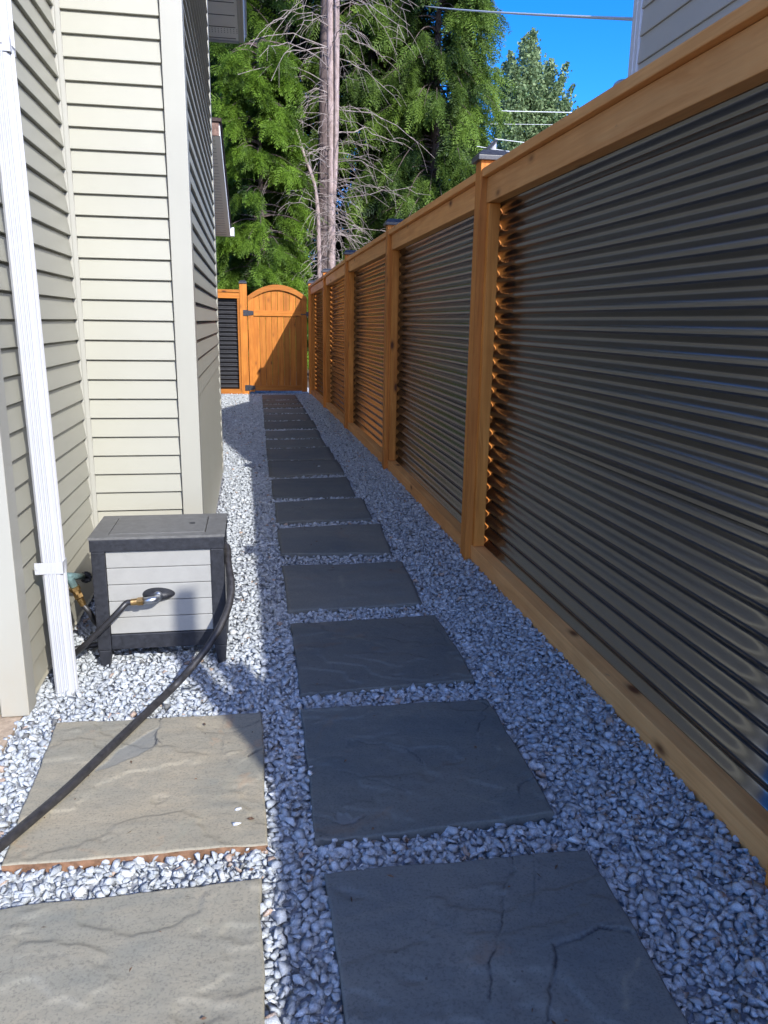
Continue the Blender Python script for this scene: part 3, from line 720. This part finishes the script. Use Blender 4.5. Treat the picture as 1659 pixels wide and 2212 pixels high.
f0 = P3(160, 1268, -.648); f1 = P3(168, 1284, -.638); f2 = P3(176, 1300, -.626); f3 = P3(180, 1307, -.622)
m = MB(); m.tube([f0, f0.lerp(f1, .45)], .019, 10); m.tube([f0.lerp(f1, .5), f1], .015, 8); m.tube([f1, f1.lerp(f2, .5)], .0165, 6); m.tube([f1.lerp(f2, .5), f3], [.013, .011], 12); m.obj('brass_fitting', BRASS, tap)

# ---------------------------------------------------------------- hose reel box
BX0, BX1, BY0, BY1, BZ = -.567, -.120, 2.647, 2.945, .462
BOX = thing('hose_box', 'dark resin hose storage box with grey plank front standing on the gravel by the wall', 'storage box', ((BX0+BX1)/2, (BY0+BY1)/2, 0))
def bb(n, mat, *a, bev=.003):
    m = MB(); m.box(*a); return m.obj(n, mat, BOX, bevel=bev)
cw = .046
for x0, x1 in ((BX0, BX0+cw), (BX1-cw, BX1)):
    for y0, y1 in ((BY0, BY0+cw), (BY1-cw, BY1)):
        bb('corner_post', BLACKP, x0, x1, y0, y1, .055, .418)
        m = MB(); xi = .012 if x0 == BX0 else 0; xo = .012 if x0 != BX0 else 0
        m.hexa([(x0+xo+xi*.6,y0+.004,-.02),(x1-xi-xo*.6,y0+.004,-.02),(x1-xi-xo*.6,y1-.004,-.02),(x0+xo+xi*.6,y1-.004,-.02),(x0+.001,y0+.001,.054),(x1-.001,y0+.001,.054),(x1-.001,y1-.001,.054),(x0+.001,y1-.001,.054)])
        m.obj('leg', BLACKP, BOX, bevel=.003)
bb('top_frame', BLACKP, BX0-.003, BX1+.003, BY0-.003, BY0+.03, .4185, BZ); bb('top_frame', BLACKP, BX0-.003, BX1+.003, BY1-.03, BY1+.003, .4185, BZ)
bb('top_frame', BLACKP, BX0-.003, BX0+.03, BY0+.0305, BY1-.0305, .4185, BZ); bb('top_frame', BLACKP, BX1-.03, BX1+.003, BY0+.0305, BY1-.0305, .4185, BZ)
bb('bottom_frame', BLACKP, BX0+cw+.001, BX1-cw-.001, BY0+.002, BY0+.03, .056, .112); bb('bottom_frame', BLACKP, BX0+.002, BX0+.03, BY0+cw, BY1-cw, .056, .112)
bb('bottom_frame', BLACKP, BX1-.03, BX1-.002, BY0+cw, BY1-cw, .056, .112)
m = MB(); fy0 = BY0+.008
ph = (.4175-.1125)/5
for k in range(5): m.box(BX0+cw+.001, BX1-cw-.001, fy0, fy0+.012, .1125+k*ph+.0012, .1125+(k+1)*ph-.0012)
m.obj('front_panel', GREYP, BOX, bevel=.0022)
for xx0 in (BX0+.006, BX1-.018):
    m = MB()
    for k in range(5): m.box(xx0, xx0+.012, BY0+cw+.001, BY1-cw-.001, .1125+k*ph+.0012, .1125+(k+1)*ph-.0012)
    m.obj('side_panel', GREYP, BOX, bevel=.002)
bb('back_panel', DGREY, BX0+cw, BX1-cw, BY1-.02, BY1-.006, .112, .418); bb('floor_panel', DGREY, BX0+.03, BX1-.03, BY0+.03, BY1-.03, .075, .09)
# top: dark grey deck with an inset lid
m = MB(); a0, a1, c0, c1 = BX0-.005, BX1+.005, BY0-.005, BY1+.005; l0, l1, d0, d1 = BX0+.055, BX1-.062, BY0+.035, BY1-.03
m.box(a0, l0, c0, c1, BZ+.0005, BZ+.009); m.box(l1, a1, c0, c1, BZ+.0005, BZ+.009); m.box(l0, l1, c0, d0, BZ+.0005, BZ+.009); m.box(l0, l1, d1, c1, BZ+.0005, BZ+.009)
m.obj('top_deck', DGREY, BOX)
ld = bb('lid', DGREY, l0+.003, l1-.003, d0+.003, d1-.003, BZ-.004, BZ+.010, bev=.002)
m = MB(); hc = (l1-.055, (d0+d1)/2+.01); m.tube([(hc[0], hc[1], BZ+.0095), (hc[0], hc[1], BZ+.0112)], .011, 20); q = m.obj('finger_hole', BLACKP, ld)
# oval outlet plate + swivel elbow + brass
def PY(x, y, Y):
    d = fw + rt2*((x-829.5)/1660) - up2*((y-1106)/1660); t = Y/d.y; return Vector((d.x*t, Y, HC+d.z*t))
pc = Vector((-.350, fy0, .256)); ob = MB(); V = []; F = []; nr, na = 8, 28
for i in range(nr+1):
    r = i/nr
    for k in range(na):
        q = 2*math.pi*k/na; V.append((pc.x+.056*r*math.cos(q), fy0-.030*(1-r**2.4)**.8 if r < 1 else fy0, pc.z+.0245*r*math.sin(q)*(1-.12*math.cos(q))))
for i in range(nr):
    for k in range(na): F.append((i*na+k, i*na+(k+1) % na, (i+1)*na+(k+1) % na, (i+1)*na+k))
ob.add(V, F); pl = ob.obj('outlet_plate', BLACKP, BOX, True)
m = MB(); e = [pc+Vector((.0, -.015, .002)), pc+Vector((0, -.045, .002)), pc+Vector((-.006, -.055, .001)), pc+Vector((-.016, -.058, 0)), pc+Vector((-.05, -.058, -.003))]
m.tube([pc+Vector((0, -.02, .002)), pc+Vector((0, -.034, .002))], .0165, 18); m.tube(e, [.0125]*4+[.0115], 14); m.obj('swivel_elbow', STEEL, pl, True)
b0 = pc+Vector((-.046, -.058, -.0025)); m = MB(); m.tube([b0, b0+Vector((-.018, 0, -.001))], .0155, 6); m.tube([b0+Vector((-.018, 0, -.001)), b0+Vector((-.04, 0, -.003))], .0115, 12); m.obj('brass_coupling', BRASS, pl)

# ---------------------------------------------------------------- hoses
def spline(pts, n=12):
    P = [Vector(p) for p in pts]; P = [2*P[0]-P[1]]+P+[2*P[-1]-P[-2]]; out = []
    for i in range(1, len(P)-2):
        for k in range(n):
            t = k/n; a, b, c, d = P[i-1:i+3]
            out.append(.5*((2*b)+(-a+c)*t+(2*a-5*b+4*c-d)*t*t+(-a+3*b-3*c+d)*t**3))
    out.append(P[-2]); return out
def G3(x, y, z=.012):
    d = fw + rt2*((x-829.5)/1660) - up2*((y-1106)/1660); t = (z-HC)/d.z; return Vector((d.x*t, d.y*t, z))
bs = b0+Vector((-.038, 0, -.003))
h1 = [bs, bs+Vector((-.018, -.0, -.003)), PY(258, 1319, 2.585), PY(236, 1342, 2.585), PY(205, 1373, 2.59), PY(178, 1398, 2.60), G3(150, 1420, .03), G3(120, 1425, .015)+Vector((0, .06, 0)), G3(165, 1412, .012)+Vector((0.02, .06, 0)), G3(205, 1393, .015), G3(250, 1385, .015), G3(330, 1375, .015)]
m = MB(); m.tube(spline(h1), .0105, 10)
setp(m.obj('garden_hose', RUB, None, True), 'black leader hose curving from the brass coupling on the box front down behind the downspout', 'hose')
h1 = [f3, f3+Vector((.02, .0, -.03)), Vector((-.59, f3.y+.03, .12)), Vector((-.56, f3.y+.10, .05)), Vector((-.50, f3.y+.13, .014)), Vector((-.4, f3.y+.1, .012))]
m = MB(); m.tube(spline(h1), .0105, 10)
setp(m.obj('garden_hose', RUB, None, True), 'short black hose dropping from the brass tap fitting behind the storage box', 'hose')
def on(x, y, Y): return PY(x, y, Y)
h2 = [Vector((-.14, 2.76, .395)), Vector((-.112, 2.74, .395)), on(493, 1215, 2.68), on(500, 1262, 2.60), on(495, 1305, 2.54), on(478, 1350, 2.48), on(450, 1395, 2.43), on(415, 1440, 2.40),
      G3(372, 1487, .022), G3(300, 1556, .020), G3(225, 1628, .020), G3(150, 1700, .022), G3(75, 1765, .023), G3(0, 1828, .025), G3(-80, 1895, .025), G3(-170, 1960, .02)]
m = MB(); m.tube(spline(h2), .0122, 12)
HOSE = m_plain('worn_rubber_hose', (.028, .026, .026), .5, .45, 0, .5, .3, 55)
setp(m.obj('garden_hose', HOSE, None, True), 'long worn black hose from the right side of the box across the sunlit tan slab', 'hose')

# ---------------------------------------------------------------- neighbour's house
NX = 2.6; NY0, NY1 = .45, 5.45
NH = thing('neighbour_house', 'pale grey sided gabled house rising behind the fence at upper right', 'house', (4, 2, 0))
nl = .165
m = MB(); rz = lambda y: 4.42+1.1*((y-.45)/1.65 if y < 2.1 else (5.45-y)/3.35)
V = []; F = []
k = 0; z = .1
prof = []
while z < 5.8:
    prof += [(0.002, z), (.014, z+.001), (.016, z+.006), (.004, z+nl-.004), (.001, z+nl)]; z += nl
for (o, zz) in prof:
    for yy in (NY0, NY1-.05):
        V.append((NX-o, yy, min(zz, rz(yy)) if zz > rz(yy) else zz))
for i in range(len(prof)-1): F.append((2*i, 2*i+1, 2*i+3, 2*i+2))
m.add(V, F); m.obj('siding_wall', NSID, NH)
m = MB(); m.prism([(NX+.01, NY0, -.05), (NX+.01, NY1-.01, -.05), (NX+.01, NY1-.01, 4.42), (NX+.01, 2.1, 5.52), (NX+.01, NY0, 4.42)], 0, (6, 0, 0)); m.obj('wall_core', NSID, NH)
NT_ = m_plain('neighbour_trim', (.66, .68, .74), .4, .5, 0, .04, .05, 6)
m = MB(); m.box(NX-.024, NX+.07, NY1-.075, NY1+.02, -.05, 4.36); m.box(NX-.03, NX-.02, NY1-.03, NY1+.024, -.05, 4.36); m.obj('corner_trim', NT_, NH, bevel=.003)
for s_, (ya_, yb_) in enumerate(((NY0-.05, 2.1), (NY1+.05, 2.1))):
    m = MB(); z0 = 4.39; z1 = 5.50
    m.hexa([(NX-.04,ya_,z0),(NX+6.2,ya_,z0),(NX+6.2,yb_,z1),(NX-.04,yb_,z1),(NX-.04,ya_,z0+.12),(NX+6.2,ya_,z0+.12),(NX+6.2,yb_,z1+.12),(NX-.04,yb_,z1+.12)])
    m.obj('roof', SHING, NH)
m = MB(); lp = P3(1340, 186, NX+.08); 
for i in range(6):
    pass
ctr = Vector((NX+.10, lp.y, lp.z)); V = []; F = []
for i in range(7):
    a = math.pi/2*i/6
    for k in range(16): q = 2*math.pi*k/16; V.append((ctr.x+.07*math.cos(a)*math.cos(q), ctr.y+.07*math.cos(a)*math.sin(q), ctr.z+.045*math.sin(a)))
for i in range(6):
    for k in range(16): F.append((i*16+k, i*16+(k+1) % 16, (i+1)*16+(k+1) % 16, (i+1)*16+k))
m.add(V, F); m.tube([(ctr.x, ctr.y, ctr.z), (ctr.x, NY1-.02, ctr.z-.05)], .025, 8)
m.obj('wall_lamp', WHITE, NH, True)

# ---------------------------------------------------------------- wires and pole
def PV(x, y, Y): return PY(x, y, Y)
def wire(a, b, r, lab, sag=.0):
    m = MB(); P = [a.lerp(b, t/16)-Vector((0, 0, sag*4*(t/16)*(1-t/16))) for t in range(17)]; m.tube(P, r, 6)
    setp(m.obj('power_line', WIRE), lab, 'power line', 'overhead power lines')
wire(PV(860, 4, 26), P3(1372, 41.5, NX+.1), .012, 'highest overhead wire crossing the blue sky to the neighbouring house', .05)
wire(PV(1000, 238, 30), PV(1300, 244.5, 30), .014, 'thick wire passing in front of the poplar crown')
wire(PV(1000, 267, 34), PV(1300, 270.5, 34), .008, 'thin wire just below the thick one before the poplar crown')
PX = PV(1069, 300, 16)
wire(PX, PV(1230, 320, 16), .007, 'wire running right from the top of the utility pole')
wire(PV(1030, 316, 16), PV(1180, 340, 16), .006, 'lowest wire running right from below the pole crossarm')
UP = thing('utility_pole', 'grey wooden utility pole with a dark slanting crossarm showing above the first fence post', 'utility pole', (PX.x, 16, 0))
m = MB(); m.tube([(PX.x-.03, 16, -.03), (PX.x-.02, 16, PX.z-.06)], [.065, .055], 12); m.obj('pole', GREYW, UP, True)
m = MB(); q0 = PV(1052, 322, 15.9); q1 = PV(1073, 303, 15.9); m.tube([q0, q1], .03, 6); m.obj('crossarm', CAPM, UP)

# ---------------------------------------------------------------- trees
def frond_base(nb=9, L=1.):
    """flat drooping cedar spray: quads along side branchlets"""
    V = []; F = []; 
    def leaf(p, d, s, wd):
        d = d/np.linalg.norm(d); n_ = np.array([-d[1], d[0], 0.]); n_ = n_/max(1e-6, np.linalg.norm(n_))
        i = len(V); V.extend([p, p+d*s*.5+n_*wd, p+d*s, p+d*s*.5-n_*wd]); F.append((i, i+1, i+2, i+3))
    for i in range(nb):
        t_ = (i+.5)/nb; p = np.array([t_*L, 0, -.30*t_**2])
        for sg in (-1, 1):
            ln = .38*(1-t_*.7)*rng.uniform(.6, 1.2); d = np.array([.75, sg*.9, -.25+rng.uniform(-.2, .1)]); d /= np.linalg.norm(d)
            k = 5
            for j in range(k):
                q = p+d*ln*(j+.3)/k+np.array([0, 0, -.12*((j+.5)/k)**2*ln/.4])
                leaf(q, d+rng.normal(size=3)*.25, ln*.40, .021*(1.2-.5*j/k))
    leaf(np.array([L*.95, 0, -.28]), np.array([1, 0, -.6]), .15, .03)
    return np.array(V), np.array(F)
FB = [frond_base() for _ in range(6)]
def fronds(pos, dirs, size, tint, name, mat, parent):
    """pos (n,3), dirs (n,3) outward directions, size (n)"""
    n = len(pos); pos = np.asarray(pos); dirs = np.asarray(dirs, float); dirs /= np.linalg.norm(dirs, axis=1)[:, None]
    upv = np.tile([0, 0, 1.], (n, 1))+rng.normal(size=(n, 3))*.45
    yv = np.cross(upv, dirs); yv /= np.linalg.norm(yv, axis=1)[:, None]; zv = np.cross(dirs, yv)
    M = np.stack([dirs, yv, zv], 2)
    VV, FF, TT = [], [], []; off = 0; kd = rng.integers(0, len(FB), n)
    for k, (bv, bf) in enumerate(FB):
        id_ = np.where(kd == k)[0]
        if not len(id_): continue
        P = np.einsum('nij,mj->nmi', M[id_], bv)*np.asarray(size)[id_][:, None, None]+pos[id_][:, None, :]
        VV.append(P.reshape(-1, 3)); m = len(bv); FF.append((bf[None]+(np.arange(len(id_))*m)[:, None, None]+off).reshape(-1, 4)); off += len(id_)*m
        tt = np.clip(np.asarray(tint)[id_][:, None]+rng.normal(size=(len(id_), m//4)).repeat(4, 1)*.12, 0, 1); TT.append(tt.ravel())
    me = npmesh(name, np.concatenate(VV), np.concatenate(FF), 4)
    at = me.attributes.new('tint', 'FLOAT', 'POINT'); at.data.foreach_set('value', np.concatenate(TT).astype(np.float32))
    return link(name, me, mat, parent)
def limb(p, az_, ln, rise, droop, n=7):
    d = np.array([math.cos(az_), math.sin(az_)]); out = []
    for i in range(n+1):
        t_ = i/n; out.append(np.array([p[0]+d[0]*ln*t_, p[1]+d[1]*ln*t_, p[2]+rise*ln*t_-droop*ln*t_*t_]))
    return out
def cedar(name, label, base, H, z0, prof, nl_, fs, per, mat, barkm, lean=(0, 0), rad=.16, azr=(0, 2*math.pi), droop=.55, rise=.15, group=None, tb=.45, hang=(.15, 1.1)):
    T = thing(name, label, 'tree', (base[0], base[1], 0), group)
    m = MB(); pts = [(base[0]+lean[0]*z, base[1]+lean[1]*z, z) for z in np.linspace(-.03, H, 9)]
    m.tube(pts, list(np.linspace(rad, .02, 9)), 10); m.obj('trunk', barkm, T, True)
    lm = MB(); P, Dd, S, Ti = [], [], [], []
    for i in range(nl_):
        z = z0+(H-z0)*rng.random()**1.05; a = rng.uniform(*azr); ln = prof(z)*rng.uniform(.65, 1.1)
        q = limb((base[0]+lean[0]*z, base[1]+lean[1]*z, z), a, ln, rise, droop*rng.uniform(.7, 1.2))
        lm.tube(q, list(np.linspace(.022, .004, len(q))), 4, False)
        lt = rng.normal()*.24
        for j in range(per):
            t_ = rng.uniform(.28, 1)**.7; f = t_*(len(q)-1); k = min(int(f), len(q)-2); pp = q[k]+(q[k+1]-q[k])*(f-k)
            side = rng.uniform(-1.2, 1.2); aa = a+side; dd = np.array([math.cos(aa)*.8, math.sin(aa)*.8, -rng.uniform(*hang)])
            P.append(pp+np.array([0, 0, -rng.uniform(0, .16)*fs/.4])); Dd.append(dd); S.append(fs*rng.uniform(.6, 1.25)); Ti.append(tb+lt+.9*(t_-.8)+rng.normal()*.12)  # sprays nearer the trunk get darker tint: crown shade put into leaf colour
    lm.obj('limbs', barkm, T)
    fronds(P, Dd, S, Ti, 'crown', mat, T)
    return T
# big drooping cedar on the right
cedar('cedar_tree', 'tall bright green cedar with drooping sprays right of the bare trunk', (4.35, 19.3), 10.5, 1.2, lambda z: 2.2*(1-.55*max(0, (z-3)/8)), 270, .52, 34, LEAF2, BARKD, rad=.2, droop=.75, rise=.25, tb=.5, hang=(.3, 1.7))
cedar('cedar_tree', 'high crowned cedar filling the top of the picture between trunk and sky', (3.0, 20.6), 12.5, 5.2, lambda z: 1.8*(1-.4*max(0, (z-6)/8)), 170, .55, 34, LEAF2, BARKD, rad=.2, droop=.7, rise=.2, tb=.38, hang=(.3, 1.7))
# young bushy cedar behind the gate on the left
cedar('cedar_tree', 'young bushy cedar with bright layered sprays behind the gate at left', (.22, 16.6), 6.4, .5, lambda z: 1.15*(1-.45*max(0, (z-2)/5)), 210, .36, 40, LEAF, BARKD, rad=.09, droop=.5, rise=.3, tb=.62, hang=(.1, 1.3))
cedar('cedar_tree', 'dark shaded cedar hanging over the gate at far left behind the eave', (-.5, 19.0), 11, 2.0, lambda z: 1.7, 170, .55, 30, LEAF, BARKD, rad=.2, droop=.7, rise=.2, tb=.15)  # low base tint puts the shaded look into the leaf colour
# bare trunks
def bare(name, label, stems, nb, zr, lnr, bk=None, tw=True, seed=1):
    bk = bk or BARK
    T = thing(name, label, 'tree', (stems[0][0][0][0], stems[0][0][0][1], 0), 'bare trunked conifers behind the gate')
    for pts, r0, r1 in stems:
        m = MB(); P = spline(pts, 4); m.tube(P, list(np.linspace(r0, r1, len(P))), 14); m.obj('trunk', bk, T, True)
    m = MB(); P0 = spline(stems[0][0], 6); r_ = random.Random(seed)
    def at(z):
        for a, b in zip(P0, P0[1:]):
            if a.z <= z <= b.z: return a.lerp(b, (z-a.z)/(b.z-a.z))
        return P0[-1]
    for i in range(nb):
        z = r_.uniform(*zr); p = at(z); a = r_.choice([r_.uniform(-.9, .6), r_.uniform(2.5, 4.1), r_.uniform(3.6, 5.8)]); ln = r_.uniform(*lnr)*(1 if z > 3 else .8)
        rise = r_.uniform(-.15, .5); dr = r_.uniform(.1, .9); q = [Vector(x) for x in limb(p, a, ln, rise, dr, 8)]
        for v_ in q[1:]: v_ += Vector((r_.uniform(-1, 1), r_.uniform(-1, 1), r_.uniform(-1, 1)))*.025*ln
        rb = r_.uniform(.004, .012)*(ln/1.5)**.5
        m.tube(q, list(np.linspace(rb, .004, len(q))), 5, False)
        if tw:
            for j in range(r_.randint(1, 5)):
                k = r_.randint(1, len(q)-2); tl = r_.uniform(.15, .6); aa = a+r_.choice([-1, 1])*r_.uniform(.3, 1.3)
                tq = [Vector(x) for x in limb(q[k], aa, tl, r_.uniform(-.3, .6), r_.uniform(.4, 1.6), 5)]
                m.tube(tq, [.0045, .0042, .004, .0032, .0026, .002], 4, False)
    m.obj('branches', TWIG, T); return T
t0 = PV(716, 620, 17.2)
bare('bare_trunk_tree', 'tall pale pinkish trunk with twin fused stems and dead curling branches, centre of the picture', [
    ([(t0.x+.02, 17.2, -.03), (t0.x, 17.2, 2.), (t0.x+.0, 17.2, 4.6), (t0.x-.02, 17.2, 7.), (t0.x-.0, 17.2, 11)], .10, .062),
    ([(t0.x+.05, 17.17, 3.6), (t0.x+.085, 17.12, 4.6), (t0.x+.10, 17.12, 6), (t0.x+.11, 17.1, 11)], .045, .055)], 100, (1.2, 8.5), (.5, 2.4), seed=3)
t1 = PV(694, 600, 18.0)
bare('bare_trunk_tree', 'darker straight trunk half hidden behind the left side of the twin stemmed trunk', [([(t1.x, 18, -.03), (t1.x+.05, 18, 4), (t1.x+.18, 18, 11)], .15, .1)], 45, (2, 9), (.6, 2.), bk=BARKD, seed=8)
t2 = PV(690, 590, 16.7); t3 = PV(683, 420, 16.7); t4 = PV(655, 330, 16.7); t5 = PV(640, 280, 16.7)
bare('bare_trunk_tree', 'thin crooked dead sapling trunk just left of the large pale trunk', [([(t2.x+.02, 16.7, -.03), (t2.x, 16.7, t2.z), (t3.x, 16.7, t3.z), (t4.x, 16.7, t4.z), (t5.x, 16.7, t5.z)], .06, .02)], 45, (1.2, 4.6), (.4, 1.3), seed=5)
# cottonwood / poplar far right
cz = 40
PT = thing('poplar_tree', 'distant grey green poplar with upright branch tips against the sky', 'tree', (13.8, cz, 0))
m = MB(); m.tube([(13.8, cz, -.03), (13.7, cz, 8), (13.7, cz, 14)], [.35, .2, .04], 8); m.obj('trunk', BARKD, PT, True)
LP_ = []; 
def tip(x, y): v_ = PV(x, y, cz); return (v_.x, v_.z)
tips = [tip(*q) for q in ((1151, 66), (1141, 78), (1118, 95), (1166, 100), (1105, 120), (1174, 135), (1202, 118), (1190, 145), (1207, 152), (1218, 165), (1205, 185), (1222, 195), (1236, 208), (1225, 225), (1244, 236), (1130, 85), (1100, 160), (1190, 210), (1160, 130), (1140, 150), (1115, 200), (1150, 200), (1175, 230), (1210, 240), (1130, 250), (1160, 270), (1200, 270), (1095, 240), (1230, 260), (1085, 200), (1098, 150), (1085, 175), (1100, 205), (1088, 130), (1080, 225), (1075, 255))]
for tx, tz in tips:
    for rep in range(2):
        dy = rng.uniform(-1.3, 1.3); b = np.array([13.4+(tx-13.4)*.35, cz+dy*.3, tz-rng.uniform(2.5, 4.5)]); e_ = np.array([tx, cz+dy, tz])
        n = 360
        tt = rng.random(n)**.75; w_ = .75*(1-tt)+.07
        LP_.append(b+(e_-b)*tt[:, None]+rng.normal(size=(n, 3))*w_[:, None]*np.array([.8, .8, .6]))
LP_ = np.concatenate(LP_)
def leaves(P, s0, s1, name, mat, parent):
    n = len(P); a = rng.normal(size=(n, 3)); a /= np.linalg.norm(a, axis=1)[:, None]; b = np.cross(a, rng.normal(size=(n, 3))); b /= np.linalg.norm(b, axis=1)[:, None]
    s = rng.uniform(s0, s1, n)[:, None]; V = np.stack([P-a*s, P+b*s*.7, P+a*s, P-b*s*.7], 1).reshape(-1, 3)
    me = npmesh(name, V, np.arange(4*n).reshape(-1, 4), 4); at = me.attributes.new('tint', 'FLOAT', 'POINT'); at.data.foreach_set('value', rng.random(n).astype(np.float32).repeat(4))
    return link(name, me, mat, parent)
leaves(LP_, .05, .11, 'crown', LEAFC, PT)
# wood behind, needle colour blackened to stand for its deep shade
n = 15000; xx = rng.uniform(-4, 8.2, n); yy = rng.uniform(21.5, 27, n); zz = rng.uniform(0, 1, n)**.85*13
gap = (np.abs(xx-2.65-.12*(zz-6)) < .55) & (zz > 4.5) & (rng.random(n) < .9)
edge = xx > 7.2-.45*np.maximum(0, zz-3.5)
k = ~gap & ~edge
P = np.stack([xx, yy, zz], 1)[k]; Dd = np.stack([rng.normal(size=k.sum()), -np.abs(rng.normal(size=k.sum())), -np.abs(rng.normal(size=k.sum()))*.7], 1)
o = fronds(P, Dd, rng.uniform(.7, 1.4, k.sum()), np.clip(rng.normal(.4, .3, k.sum()), 0, 1), 'woodland', LEAFD, None); setp(o, kind='stuff')
# low undergrowth / shrubs to the right behind the fence
print('done')
